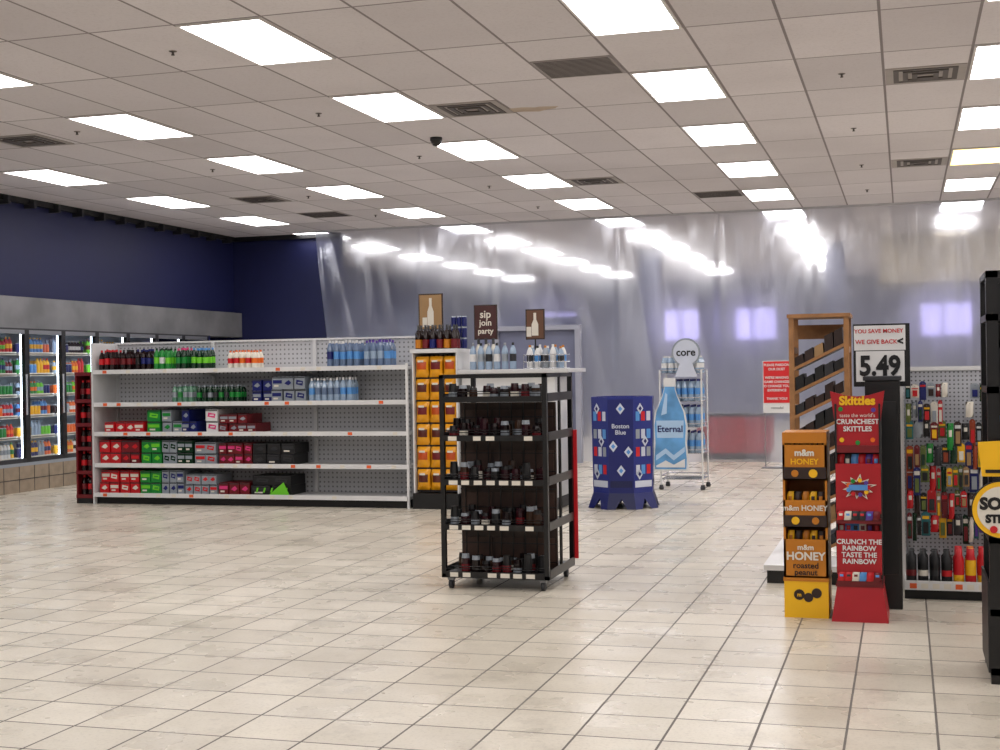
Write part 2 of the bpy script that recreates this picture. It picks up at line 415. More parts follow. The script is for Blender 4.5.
# ---------------------------------------------------------------- white gondola
GX0,GX1,GF,GBk=-8.62,-4.92,13.02,13.56
PEG=pegboard_material('gondola_pegboard',(190,191,194),.05,.045,.4)
b=B('shelving_gondola')
SH=[.115,.44,.785,1.11,1.47]
b.box(GX0,GX1,GBk-.03,GBk,.0,1.77,PEG)
b.box(GX0,GX1,GF+.06,GBk-.03,0,.085,BLACKP)
for k in range(4):
    x=GX0+(GX1-GX0)*k/3
    b.box(x-.018,x+.018,GBk-.07,GBk-.03,.085,1.77,SHELFW)
    for z in SH[1:]:
        xs = x+.02 if k<3 else x-.022
        b.add([(xs,GBk-.05,z-.09),(xs,GBk-.05,z),(xs,GF+.06,z),(xs+.004,GBk-.05,z-.09),(xs+.004,GBk-.05,z),(xs+.004,GF+.06,z)],[(0,1,2),(3,4,5),(0,1,4,3),(1,2,5,4),(2,0,3,5)],SHELFW)
b.box(GX0-.01,GX1+.01,GBk-.06,GBk+.01,1.77,1.79,WHITE)
for z in SH:
    f=GF if z<.2 else GF+.03
    b.box(GX0,GX1,f,GBk-.04,z-.03,z,SHELFW)
    b.box(GX0,GX1,f-.012,f,z-.035,z+.012,WHITE)
    x=GX0+.12
    while x<GX1-.15:
        if R()<(.75 if x<-6 else .35): b.box(x,x+.05,f-.014,f-.012,z-.028,z+.004,TAGO if R()<.35 else CREAM)
        x+=.16+R()*.14
b.box(GX1-.012,GX1+.012,GF+.02,GF+.05,0,1.5,WHITE)
b.box(GX0-.02,GX0,GF+.01,GBk+.01,0,1.78,SHELFW)
b.done()

def cartons(name,z,specs):
    b=B(name)
    for s0,s1,rows,uw,uh,mm,lg in specs:
        n=max(1,round((s1-s0)/uw)); w=(s1-s0)/n
        for i in range(n):
            rr=rows if R()>.12 else max(1,rows-1)
            for r in range(rr):
                x=GX0+s0+i*w; dy=R()*.03; yf=GF+.06+dy; zz=z+r*uh; jx=(R()-.5)*.008
                x+=jx
                b.box(x+.005,x+w-.005,yf,yf+.36,zz+.001,zz+uh-.003,mm)
                cx=x+w/2; cz=zz+uh/2; style=int(R()*3)
                if style==0:
                    b.prism([(cx-w*.32,cz-uh*.12),(cx+w*.26,cz-uh*.24),(cx+w*.32,cz+uh*.12),(cx-w*.26,cz+uh*.24)],yf-.002,yf,lg)
                    b.box(cx-w*.15,cx+w*.2,yf-.003,yf-.002,cz-uh*.05,cz+uh*.05,mm)
                elif style==1:
                    b.prism([(cx-w*.30,cz-uh*.06),(cx+w*.05,cz-uh*.20),(cx+w*.32,cz-uh*.02),(cx+w*.1,cz+uh*.22),(cx-w*.12,cz+uh*.1)],yf-.002,yf,lg)
                else:
                    b.box(x+w*.1,x+w*.9,yf-.002,yf,cz-uh*.05,cz+uh*.22,lg); b.box(x+w*.2,x+w*.6,yf-.002,yf,cz-uh*.3,cz-uh*.16,CREAM)
                b.box(x+.006,x+w-.006,yf-.002,yf,zz+uh*.86,zz+uh*.94,DGREY)
    return b.done()
def bottles(name,z,specs):
    b=B(name)
    for s0,s1,h,r,bo,la,ca in specs:
        x=s0+r
        while x<=s1-r+.001:
            c2=la[int(R()*len(la))] if isinstance(la,list) else la
            for row in range(3): bottle(b,GX0+x+(R()-.5)*.004,GF+.09+row*(2*r+.01)+r*.3,z,h*(.97+.05*R()),r,bo,c2,ca,8)
            x+=2*r+.004
    return b.done()
bottles('soda_bottles',SH[4],[(.03,.30,.235,.033,COLA,[RED,DRED],RED),(.31,.48,.235,.033,COLA,[DRED,RED],BLACK),(.49,.70,.235,.033,COLA,[BLUE,BLACK],BLUE),(.72,.98,.24,.033,GREEN,[LIME,WHITE],DGREEN),(.99,1.16,.24,.033,DGREEN,[PURP,GREEN],PINK),(1.18,1.40,.235,.033,DGREEN,[LIME,BLUE],SKY),(1.62,2.0,.20,.033,CREAM,[ORANGE,RED],ORANGE)])
bottles('water_bottles',SH[4],[(2.78,3.2,.28,.036,CLEARD,[BLUE,SKY,CLEARB],WHITE),(3.2,3.56,.28,.036,CLEARD,[CLEARB,SKY],PURP)])
bottles('soda_bottles',SH[3],[(.94,1.20,.20,.031,mat('green_clear',(90,136,110),.15),[GREEN,SILVER],SILVER),(1.24,1.78,.19,.031,DGREEN,[DGREY,GREEN,SILVER],SILVER)])
bottles('water_bottles',SH[3],[(2.57,3.1,.25,.034,CLEARB,[SKY,CLEARD],WHITE)])
cartons('beverage_cartons',SH[3],[(1.92,2.15,2,.12,.12,BLUE,SILVER),(2.15,2.54,2,.13,.135,SILVER,BLUE)])
cartons('beverage_cartons',SH[2],[(.1,.6,1,.12,.12,RED,CREAM),(.63,.80,2,.17,.125,GREEN,LIME),(.82,1.06,2,.12,.125,SILVER,GREEN),(1.06,1.25,2,.10,.125,BLUE,SILVER),(1.35,1.5,2,.15,.125,WHITE,PINK),(1.51,1.96,2,.11,.1,DRED,SILVER)])
cartons('beverage_cartons',SH[1],[(.03,.30,2,.13,.13,RED,CREAM),(.30,.54,2,.12,.13,DRED,RED),(.55,.80,2,.125,.13,GREEN,LIME),(.81,1.0,2,.10,.13,SILVER,DGREEN),(1.0,1.2,2,.10,.13,DGREEN,SILVER),(1.21,1.48,2,.135,.12,SILVER,RED),(1.5,1.9,2,.10,.115,DRED,PINK),(1.91,2.4,2,.16,.115,BLACKP,DGREY)])
cartons('beverage_cartons',SH[0],[(.03,.52,2,.12,.125,RED,CREAM),(.53,.80,2,.135,.125,GREEN,LIME),(.81,1.08,2,.09,.13,SILVER,BLUE),(1.09,1.48,2,.10,.11,SILVER,RED),(1.5,1.87,1,.12,.13,DRED,PINK),(1.89,2.36,2,.235,.105,BLACKP,DGREY)])
b=B('energy_drink_pack')
for i in range(5): b.prism([(GX0+1.95+i*.085,SH[0]+.03),(GX0+1.97+i*.085,SH[0]+.03),(GX0+1.985+i*.085,SH[0]+.08),(GX0+1.965+i*.085,SH[0]+.08)],GF+.05,GF+.054,LIME)
b.prism([(GX0+2.10,SH[0]+.001),(GX0+2.34,SH[0]+.001),(GX0+2.34,SH[0]+.018),(GX0+2.28,SH[0]+.14)],GF+.046,GF+.05,LIME)
b.done()

# cola rack beside the left end of the gondola
b=B('cola_bottle_rack')
x0,x1,y0,y1=-8.87,-8.655,13.06,13.45
for x in(x0,x1-.02):
    for y in(y0,y1-.02): b.box(x,x+.02,y,y+.02,0,1.42,DRED)
b.box(x0,x1,y0-.005,y1,1.42,1.46,DRED); b.box(x0,x1,y0,y1,0,.07,BLACKP)
b.box(x0,x0+.01,y0+.02,y1-.02,.07,1.42,DRED); b.box(x0+.01,x1,y1-.012,y1,.07,1.42,BLACKP)
for k in range(5):
    z=.09+k*.265; b.box(x0,x1,y0,y1,z-.02,z,BLACKP); b.box(x0,x1,y0-.008,y0,z-.03,z+.01,DRED)
    for i in range(2):
        for j in range(3): bottle(b,x0+.065+i*.078,y0+.06+j*.08,z,.22,.033,COLA,[DRED,RED][(k+i)%2],RED)
b.done()

# snack gondola (chips) + lower drinks counter beside it
b=B('snack_gondola')
b.box(-4.86,-4.37,13.02,13.55,0,.16,BLACKP); b.box(-4.86,-4.37,13.50,13.55,.16,1.60,PEG)
b.box(-4.86,-4.845,13.05,13.5,.16,1.60,WHITE); b.box(-4.385,-4.37,13.05,13.5,.16,1.60,WHITE)
b.box(-4.87,-4.365,13.02,13.56,1.60,1.64,WHITE)
for k in range(6):
    z=.19+k*.232; b.box(-4.845,-4.385,13.12,13.5,z-.02,z,DGREY)
b.done()
b=B('chip_bags')
BAGY=mat('bag_yellow',(230,160,18),.3); BAGO=mat('bag_orange',(190,76,20),.3); BAGB=mat('bag_brown',(86,30,18),.3)
for k in range(6):
    z=.19+k*.232
    for i in range(3):
        b.bag(-4.765+i*.152,13.10,z,.15,.214,.10,BAGY,[BAGB,BAGO,BAGB,DRED][(i*2+k)%4],8)
        b.bag(-4.765+i*.152,13.20,z,.15,.208,.07,BAGY,BAGO)
        b.box(-4.795+i*.152,-4.735+i*.152,13.045,13.05,z+.155,z+.175,CREAM)
b.done()
b=B('drink_counter')
b.box(-4.34,-3.36,13.05,13.75,0,.12,BLACKP); b.box(-4.34,-3.36,13.1,13.7,.12,1.38,WHITE); b.box(-4.345,-3.20,13.0,13.8,1.38,1.42,SHELFW)
for z in(.5,.85,1.15): b.box(-4.30,-3.40,13.02,13.1,z,z+.03,SHELFW)
b.done(bevel=.004)
b=B('wine_bottles')
AMB=mat('wine_glass_dark',(28,11,9),.1)
for i in range(6):
    for j in range(2): b.lathe(-4.82+i*.078,13.15+j*.09,1.64,[(.033,0,AMB),(.035,.01,BLUE if i==2 else DRED if i%2 else GOLD),(.035,.10,AMB),(.033,.16,AMB),(.013,.2,BLACK),(.013,.25,[GOLD,BLACK,DRED][i%3])],10)
b.done()
b=B('blue_drink_cans')
for r in range(3):
    for i in range(3): can(b,-4.51+i*.058,13.38,1.64+r*.115,.112,.028,BLUE,SILVER)
b.done()
def stand_sign(x,y,z,w,h,z0,main,ink,lines):
    b=B('bottle_promo_sign')
    b.box(x-.06,x+.06,y-.03,y+.03,z,z+.012,BLACK); b.rod((x,y,z+.01),(x,y,z0),.008,BLACK)
    b.box(x-w/2,x+w/2,y-.008,y+.008,z0,z0+h,DWOOD); b.box(x-w/2+.012,x+w/2-.012,y-.010,y-.008,z0+.012,z0+h-.012,main)
    for i,(t,s) in enumerate(lines): b.text(t,(x,y-.012,z0+h*(.72-.24*i)),s,ink,bold=.002)
    if not lines:
        b.prism([(x-.035,z0+.04),(x+.035,z0+.04),(x+.035,z0+h*.5),(x+.014,z0+h*.66),(x+.014,z0+h*.88),(x-.014,z0+h*.88),(x-.014,z0+h*.66),(x-.035,z0+h*.5)],y-.013,y-.011,ink)
        b.prism([(x-.09,z0+.03),(x-.04,z0+.03),(x-.04,z0+.13),(x-.09,z0+.13)],y-.013,y-.011,CREAM)
    return b.done()
TANP=mat('tan_print',(160,126,84),.5); DKP=mat('dark_brown_print',(66,28,26),.5)
stand_sign(-4.79,13.46,1.64,.27,.38,1.85,TANP,CREAM,[])
stand_sign(-4.15,13.35,1.42,.25,.36,1.73,DKP,CREAM,[('sip',.11),('join',.09),('party',.08)])
stand_sign(-3.62,13.35,1.42,.20,.31,1.72,mat('umber_print',(100,66,44),.5),CREAM,[])
b=B('clear_liquor_bottles')
for i in range(6): bottle(b,-4.22+i*.085,13.12,1.42,.27,.036,CLEARB,[WHITE,SILVER,DGREY][i%3],[GREY,BLACK][i%2],10)
for i in range(3): b.lathe(-4.2+i*.08,13.25,1.42,[(.035,0,WHITE),(.035,.2,CREAM),(.015,.26,BLACK),(.015,.32,BLACK)],10)
b.done()
b=B('wire_basket_of_bottles')
for z in(1.425,1.49,1.56):
    for (p,q) in [((-3.66,13.03),(-3.24,13.03)),((-3.24,13.03),(-3.24,13.25)),((-3.24,13.25),(-3.66,13.25)),((-3.66,13.25),(-3.66,13.03))]:
        b.rod((*p,z),(*q,z),.004,CHROME)
for i in range(9): b.rod((-3.66+i*.0525,13.03,1.42),(-3.66+i*.0525,13.03,1.56),.003,CHROME)
for i in range(5):
    for j in range(2): bottle(b,-3.61+i*.08,13.09+j*.1,1.42,.22+.03*R(),.034,random.choice([CLEARB,WHITE,SILVER]),random.choice([WHITE,DGREY,SKY]),random.choice([BLACK,WHITE,GOLD]),8)
b.done()

# ---------------------------------------------------------------- black rolling rack
x0,x1,y0,y1=-2.90,-2.18,8.28,8.98; H=1.39
b=B('rolling_merchandise_rack')
for x in(x0,x1-.03):
    for y in(y0,y1-.03): b.box(x,x+.03,y,y+.03,.075,H,BLACK)
for z in(.075,H-.025):
    b.box(x0,x1,y0,y0+.025,z,z+.025,BLACK); b.box(x0,x1,y1-.025,y1,z,z+.025,BLACK)
    b.box(x0,x0+.025,y0,y1,z,z+.025,BLACK); b.box(x1-.025,x1,y0,y1,z,z+.025,BLACK)
levels=[.105,.41,.70,.985,1.235]
ym=(y0+y1)/2
for z in levels:
    b.box(x0+.01,x1-.01,y0+.01,y1-.01,z-.015,z,BLACKP)
    b.box(x0+.03,x1-.03,y0-.004,y0+.006,z-.025,z+.012,BLACK)
    for zz in(.03,.045):
        b.rod((x0+.03,y0+.003,z+zz),(x1-.03,y0+.003,z+zz),.003,BLACK,4)
    b.box(x1-.006,x1+.002,y0+.03,y1-.03,z-.025,z+.03,BLACK)
    b.box(x0-.002,x0+.006,y0+.03,y1-.03,z-.025,z+.03,BLACK)
    for i in range(7):
        if z<1.2 and R()<.85:
            xx=x0+.06+i*.085; b.box(xx,xx+.05+.012*R(),y0-.007,y0-.004,z-.022,z+.006,CREAM)
BW=mat('slat_brown',(74,50,40),.5,var=.3,scale=10)
b.box(x0+.03,x1-.03,ym-.012,ym+.012,.10,1.20,DWOOD)
for q,(a,c) in enumerate([(.13,.30),(.43,.60),(.72,.88),(1.01,1.15)]):
    for i in range(3): b.box(x0+.05+i*.215,x0+.245+i*.215,ym-.017,ym-.012,a,c,BW)
for i in range(9): b.box(x0+.03,x1-.03,ym-.022,ym-.017,.14+i*.12,.146+i*.12,BLACK)
for i in range(8): b.box(x0+.06+i*.082,x0+.066+i*.082,ym-.023,ym-.018,.10,1.2,BLACK)
for z in(.25,.55,.85,1.12): b.box(x1-.012,x1,y0+.33,y0+.36,z-.12,z+.13,BLACK)
b.box(x1-.012,x1,ym-.015,ym+.015,.1,H,BLACK)
for x in(x0+.05,x1-.05):
    for y in(y0+.05,y1-.05):
        b.box(x-.02,x+.02,y-.02,y+.02,.055,.078,GREY)
        b.M=Matrix.Translation((x,y,.03))@Matrix.Rotation(math.pi/2,4,'Y'); b.lathe(0,0,-.012,[(.03,0,DGREY),(.03,.024,DGREY)],12); b.M=None
b.box(x1-.01,x1+.025,y1+.002,y1+.012,.12,1.0,RED)
b.done()
b=B('jarred_goods')
dk=[mat('jar_dark',(24,14,13),.15),mat('jar_plum',(44,14,20),.2),BLACKP,mat('jar_brown',(56,36,24),.25)]
for z in levels:
    n=9
    for row in range(3):
        for i in range(n):
            if R()<.15: continue
            xx=x0+.075+i*.07; yy=y0+.06+row*.075; c=random.choice(dk)
            h=(.07+.06*R()) if z<1.2 else .06+.04*R()
            b.lathe(xx,yy,z,[(.027,0,c),(.029,.01,random.choice([c,c,c,CREAM,SILVER,DRED]) ),(.029,h*.45,c),(.027,h*.75,random.choice([SILVER,BLACK,c])),(.024,h,c)],8)
b.done()

# ---------------------------------------------------------------- blue octagonal display
b=B('octagonal_floor_display')
cx,cy,r=-2.77,13.58,.335
def oc(k,rr,z,off=math.pi/8+.12): 
    a=off+k*math.pi/4; return Vector((cx+rr*math.cos(a),cy+rr*math.sin(a),z))
PRT=mat('white_print',(200,206,220),.4)
MB=mat('mid_blue_print',(24,38,122),.4)
for k in range(8):
    a0,a1=oc(k,r*.97,.16),oc(k+1,r*.97,.16); b0,b1=oc(k,r,1.10),oc(k+1,r,1.10)
    b.quad([a0,a1,b1,b0],BLUE if k%2 else MB)
    n=((a0+a1)/2-Vector((cx,cy,.16))).normalized()*.003
    def P(u,w): 
        lo=a0.lerp(a1,u); hi=b0.lerp(b1,u); return lo.lerp(hi,w)+n
    for (u,w) in ([(.5,.90),(.20,.50),(.80,.44),(.5,.24)] if k%2 else [(.35,.9),(.6,.55),(.3,.2)]):
        s=.17; t=.055
        b.quad([P(u-s,w),P(u,w-t*1.1),P(u+s,w),P(u,w+t*1.1)],PRT)
        b.quad([P(u-s*.5,w)+n,P(u,w-t*.5)+n,P(u+s*.5,w)+n,P(u,w+t*.5)+n],SKY if k%2 else BLUE)
    b.quad([P(.06,.06),P(.94,.06),P(.94,.13),P(.06,.13)],PRT if k%2==0 else NAVY)
    if k%2==0:
        for q in range(4):
            for i in range(3):
                u=.12+.28*i; w=.2+.19*q
                b.quad([P(u,w),P(u+.2,w),P(u+.2,w+.10),P(u,w+.10)],[PRT,SKY,RED,PRT,SILVER][(q*2+i)%5])
    f0,f1=oc(k,r*1.14,.0),oc(k+1,r*1.14,.0); t0,t1=oc(k,r*.97,.16),oc(k+1,r*.97,.16)
    m=f0.lerp(f1,.5).lerp(t0.lerp(t1,.5),.65)
    b.add([f0,f0.lerp(f1,.3),m,f0.lerp(f1,.7),f1,t1,t0],[(0,1,2,6),(2,3,4,5),(6,2,5)],NAVY if k%2 else BLUE)
b.add([oc(k,r,1.10) for k in range(8)]+[oc(k,r,1.125) for k in range(8)]+[oc(k,r*.9,1.125) for k in range(8)]+[oc(k,r*.9,1.06) for k in range(8)],
      [(k,(k+1)%8,8+(k+1)%8,8+k) for k in range(8)]+[(8+k,8+(k+1)%8,16+(k+1)%8,16+k) for k in range(8)]+[(16+k,16+(k+1)%8,24+(k+1)%8,24+k) for k in range(8)]+[tuple(24+k for k in range(8))],MB)
kf=5
a0,a1=oc(kf,r*.985,.16),oc(kf+1,r*.985,.16)
mid=(a0+a1)/2; nn=(mid-Vector((cx,cy,.16))).normalized(); rt=(a1-a0).normalized()
b.text('Boston\nBlue',tuple(Vector((mid.x,mid.y,.80))+nn*.016),.062,PRT,right=tuple(rt),bold=.001)
b.done()

# ---------------------------------------------------------------- water rack
b=B('water_display_rack')
x0,x1,y0,y1=-2.72,-2.24,15.5,15.95
for x in(x0,x1):
    for y in(y0,y1): b.rod((x,y,.05),(x,y,1.38),.011,WHITE); b.lathe(x,y,0,[(.025,0,DGREY),(.03,.02,DGREY),(.02,.055,DGREY)],8)
for z in(.12,.42,.72,1.02,1.34):
    for i in range(9): b.rod((x0,y0+i*(y1-y0)/8,z),(x1,y0+i*(y1-y0)/8,z),.004,CHROME,4)
    for y in(y0,y1): b.rod((x0,y,z+.04),(x1,y,z+.04),.006,CHROME)
    for x in(x0,x1): b.rod((x,y0,z+.04),(x,y1,z+.04),.006,CHROME); b.rod((x,y0,z),(x,y1,z),.006,CHROME)
    if z>.2:
        for i in range(6):
            for j in range(4): bottle(b,x0+.045+i*.077,y0+.06+j*.1,z+.004,.25 if z<1.3 else .2,.036,CLEARB,SKY if z<1.3 else WHITE,BLUE if z<1.3 else WHITE)
bx,w=-2.60,.185
BOT=mat('bottle_board_blue',(104,164,216),.35,var=.35,scale=4); BOT2=mat('bottle_board_pale',(176,206,234),.35)
y_=y0-.05
pts=[(-w,0),(w,0),(w*1.03,.12),(w*.94,.3),(w*1.0,.5),(w*.86,.66),(w*.45,.84),(w*.33,.92),(w*.33,1.05),(-w*.33,1.05),(-w*.33,.92),(-w*.45,.84),(-w*.86,.66),(-w,.5),(-w*.94,.3),(-w*1.03,.12)]
b.prism([(bx+p*1.10,.22+q*1.02) for p,q in pts],y_,y_+.012,WHITE)
b.prism([(bx+p*.98,.24+q) for p,q in pts],y_-.003,y_,BOT)
b.prism([(bx-w*.38,1.19),(bx+w*.38,1.19),(bx+w*.38,1.29),(bx-w*.38,1.29)],y_-.006,y_+.014,WHITE)
b.prism([(bx-w*.82,.60),(bx+w*.82,.60),(bx+w*.86,.80),(bx-w*.86,.80)],y_-.005,y_-.003,BOT2)
b.prism([(bx-w*.55,.86),(bx-w*.2,.88),(bx-w*.14,1.10),(bx-w*.26,1.12)],y_-.005,y_-.003,BOT2)
b.prism([(bx-w*.9,.40),(bx-w*.3,.48),(bx+w*.2,.40),(bx+w*.9,.50),(bx+w*.9,.44),(bx+w*.2,.34),(bx-w*.3,.42),(bx-w*.9,.34)],y_-.005,y_-.003,BOT2)
b.prism([(bx-w*.9,.28),(bx-w*.3,.34),(bx+w*.2,.29),(bx+w*.9,.36),(bx+w*.9,.26),(bx-w*.9,.26)],y_-.005,y_-.003,WHITE)
b.text('Eternal',(bx,y_-.008,.70),.105,BLUE,bold=.002)
b.rod((bx,y_+.012,.8),(bx,y0,.8),.01,WHITE)
b.disc(-2.41,y0-.02,y0,1.58,.165,SILVER); b.disc(-2.41,y0-.026,y0-.02,1.58,.145,PRT); b.text('core',(-2.41,y0-.03,1.58),.12,DGREY,bold=.003)
b.prism([(-2.54,1.30),(-2.28,1.30),(-2.34,1.46),(-2.48,1.46)],y0-.03,y0-.018,PRT)
b.done()

# dust notice
b=B('notice_sign_stand')
b.box(-1.88,-1.50,18.88,18.90,.76,1.48,WHITE); b.box(-1.87,-1.51,18.872,18.88,.90,1.47,mat('notice_red',(206,22,28),.5))
for i,t in enumerate(['PLEASE PARDON','OUR DUST','','WE\'RE MAKING','GAME CHANGES','TO CHANGE YOUR','EXPERIENCE','','THANK YOU!']):
    if t: b.text(t,(-1.69,18.868,1.42-i*.058),.046,WHITE,bold=.001)
b.text('remodel',(-1.69,18.87,.83),.05,DGREY)
for x in(-1.86,-1.52): b.rod((x,18.91,.02),(x,18.91,1.48),.008,GREY)
b.box(-1.90,-1.48,18.82,19.0,0,.015,GREY)
b.done()

# ---------------------------------------------------------------- right group
b=B('candy_tower_display')
x0,x1,y0,y1=-.668,-.425,7.73,8.05
b.box(x0,x1,y0,y1,0,.205,YEL)
b.box(x0-.004,x1+.004,y0-.004,y1,.205,.225,GOLD)
for cxx,cz,r in[(-.585,.13,.030),(-.535,.115,.026),(-.49,.14,.028)]: b.disc(cxx,y0-.003,y0,cz,r,BROWN,16)
b.text('m',(-.585,y0-.006,.13),.03,YEL,bold=.001)
def tier(z0,zf,z1):
    b.box(x0,x0+.012,y0,y1,z0,z1,GOLD); b.box(x1-.012,x1,y0,y1,z0,z1,GOLD); b.box(x0,x1,y1-.012,y1,z0,z1,GOLD)
    b.box(x0,x1,y0,y0+.008,z0,zf,GOLD); b.box(x0,x1,y0,y1,z0,z0+.01,GOLD)
    b.box(x0+.012,x1-.012,y0+.09,y1-.012,z0+.01,z0+.02+(zf-z0)*.8,DWOOD)
    for i in range(5): b.bag(x0+.037+i*.042,y0+.05,zf-.06,.042,.105,.03,[YEL,BROWN,GOLD][i%3],BROWN if i%2 else GOLD,4)
tier(.225,.44,.505); tier(.505,.66,.77); tier(.77,.97,1.03)
b.box(x0,x1,y0,y1,1.03,1.04,GOLD)
b.box(x0,x1,y0-.003,y0,.98,1.035,GOLD)
b.text('m&m',(-.547,y0-.006,.395),.042,CREAM,bold=.001); b.text('HONEY',(-.547,y0-.006,.345),.062,CREAM,bold=.002); b.text('roasted',(-.547,y0-.006,.293),.046,BROWN,bold=.001); b.text('peanut',(-.547,y0-.006,.255),.046,BROWN,bold=.001)
b.text('m&m HONEY',(-.547,y0-.006,.615),.042,CREAM,bold=.001)
b.box(x0+.004,x1-.004,y0-.003,y0,.512,.575,BROWN)
b.text('m&m',(-.547,y0-.006,.925),.05,CREAM,bold=.002); b.text('HONEY',(-.547,y0-.006,.875),.045,YEL,bold=.001)
b.box(x0+.004,x1-.004,y0-.003,y0,.78,.845,BROWN)
b.disc(-.60,y0-.008,y0-.003,.545,.022,YEL,16); b.disc(-.50,y0-.008,y0-.003,.81,.024,YEL,16); b.disc(-.60,y0-.008,y0-.003,.81,.020,GOLD,16); b.disc(-.49,y0-.008,y0-.003,.545,.02,GOLD,16)
b.done()

b=B('candy_sidekick_display')
CR=mat('candy_red',(168,12,26),.4); CR2=mat('candy_red_deep',(112,6,18),.4)
cx=-.255; y0=7.68; y1=8.02
b.add([(cx-.152,y0-.03,0),(cx+.152,y0-.03,0),(cx+.152,y1,0),(cx-.152,y1,0),(cx-.122,y0,.19),(cx+.122,y0,.19),(cx+.122,y1,.19),(cx-.122,y1,.19)],
      [(0,3,2,1),(4,5,6,7),(0,1,5,4),(1,2,6,5),(2,3,7,6),(3,0,4,7)],CR)
b.box(cx-.128,cx+.128,y0-.004,y1,.19,.205,CR2)
b.box(cx-.122,cx-.112,y0,y1,.205,1.20,BLACKP); b.box(cx+.112,cx+.122,y0,y1,.205,1.20,BLACKP); b.box(cx-.122,cx+.122,y1-.012,y1,.205,1.20,BLACKP)
packs=[RED,PURP,DRED,DRED,CREAM,RED,SKY,DGREY]
for (z0,zf,z1) in[(.205,.50,.54),(.54,.87,.92)]:
    b.box(cx-.12,cx+.12,y0-.004,y0+.006,z0+.055,zf,CR); b.box(cx-.112,cx+.112,y0,y1-.012,z0,z0+.01,CR2)
    b.box(cx-.12,cx+.12,y0-.012,y0+.0,z0,z0+.03,CR2)
    b.box(cx-.11,cx+.11,y0+.09,y1-.02,z0+.01,zf-.02,DRED)
    for i in range(6):
        b.bag(cx-.095+i*.038,y0+.05,zf-.05,.045,.10,.03,random.choice(packs),random.choice(packs),4)
        b.bag(cx-.095+i*.038,y0-.018,z0+.02,.042,.05,.02,random.choice(packs),random.choice(packs),4)
b.prism([(cx-.118,.93),(cx+.118,.93),(cx+.122,1.10),(cx+.145,1.27),(cx+.06,1.245),(cx,1.24),(cx-.06,1.245),(cx-.145,1.27),(cx-.122,1.10)],y0+.01,y0+.03,CR)
b.box(cx-.11,cx+.11,y0+.002,y0+.012,.93,.97,CR2)
for sx_,sz_,c_ in[(-.09,1.17,GREEN),(.085,1.165,PURP),(-.085,1.00,YEL),(.08,1.0,ORANGE),(.0,.985,GREEN)]: b.disc(cx+sx_,y0+.006,y0+.010,sz_,.013,c_,10)
b.text('Skittles',(cx,y0+.006,1.215),.066,YEL,bold=.003)
b.text('taste the world\'s',(cx,y0+.006,1.135),.028,CREAM); b.text('CRUNCHIEST',(cx,y0+.006,1.10),.038,WHITE,bold=.001); b.text('SKITTLES',(cx,y0+.006,1.06),.038,WHITE,bold=.001)
b.text('CRUNCH THE\nRAINBOW\nTASTE THE\nRAINBOW',(cx,y0-.008,.385),.038,WHITE,bold=.001,spacing=.95)
st=[]
for k in range(20):
    rr=(.10 if k%4==0 else .085) if k%2==0 else .05; a=2*math.pi*k/20+.2; st.append((cx+rr*math.cos(a),.74+rr*.75*math.sin(a)))
b.prism(st,y0-.009,y0-.005,CREAM)
b.prism([(cx+(p-cx)*.8,.74+(q-.74)*.8) for p,q in st],y0-.012,y0-.009,CR2)
for k in range(9):
    a=k*.7; b.disc(cx+.055*math.cos(a),y0-.018,y0-.012,.74+.04*math.sin(a),.012,[RED,PURP,YEL,GREEN,ORANGE,SKY][k%6],10)
b.box(cx-.05,cx+.05,y0-.02,y0-.018,.725,.755,SKY)
b.done()
b=B('black_display_cabinet')
b.box(-.225,-.03,8.10,8.42,0,1.32,BLACK); b.box(-.235,-.02,8.09,8.43,1.32,1.345,DGREY); b.box(-.20,-.05,8.092,8.10,.2,1.2,BLACKP)
b.done(bevel=.006)

# wooden rack with slanted trays
b=B('wooden_magazine_rack')
x0,x1,y0,y1=-.76,-.36,9.42,9.85
for x in(x0,x1-.035): 
    b.box(x,x+.035,y0,y0+.035,0,1.74,TAN); b.box(x,x+.035,y1-.035,y1,0,1.74,TAN)
    for z in(.3,.7,1.1,1.5): b.box(x+.005,x+.03,y0+.035,y1-.035,z,z+.04,TAN)
b.box(x0-.01,x1+.01,y0-.01,y1+.01,1.74,1.765,TAN)
b.box(x0+.035,x1-.035,y1-.03,y1-.015,1.60,1.70,TAN)
mags=[BLACKP,BROWN,BROWN,DGREY,TANP,DGREY,BLACKP,BROWN]
for k in range(9):
    z=.06+k*.165; xa,xb=x0+.035,x1-.035; sl=.16
    b.prism([(xa,z),(xb,z+sl),(xb,z+sl+.018),(xa,z+.018)],y0+.01,y1-.01,DWOOD)
    b.prism([(xa,z),(xb,z+sl),(xb,z+sl+.022),(xa,z+.022)],y0,y0+.012,TAN)
    for i in range(5):
        u=i/5; zx=z+.018+sl*u; xx=xa+(xb-xa)*u; hh=.06+.06*R()
        b.prism([(xx+.002,zx),(xx+.064,zx+sl*.18),(xx+.056,zx+sl*.18+hh),(xx+.002,zx+hh)],y0+.03,y1-.05,random.choice(mags))
b.done()
b=B('gondola_base_shelf')
b.box(-.88,-.36,8.92,9.38,.0,.085,BLACKP); b.box(-.90,-.34,8.90,9.39,.085,.12,WHITE)
b.box(-.88,-.79,9.39,10.4,0,.085,BLACKP); b.box(-.90,-.79,9.39,10.4,.085,.12,WHITE)
b.done()

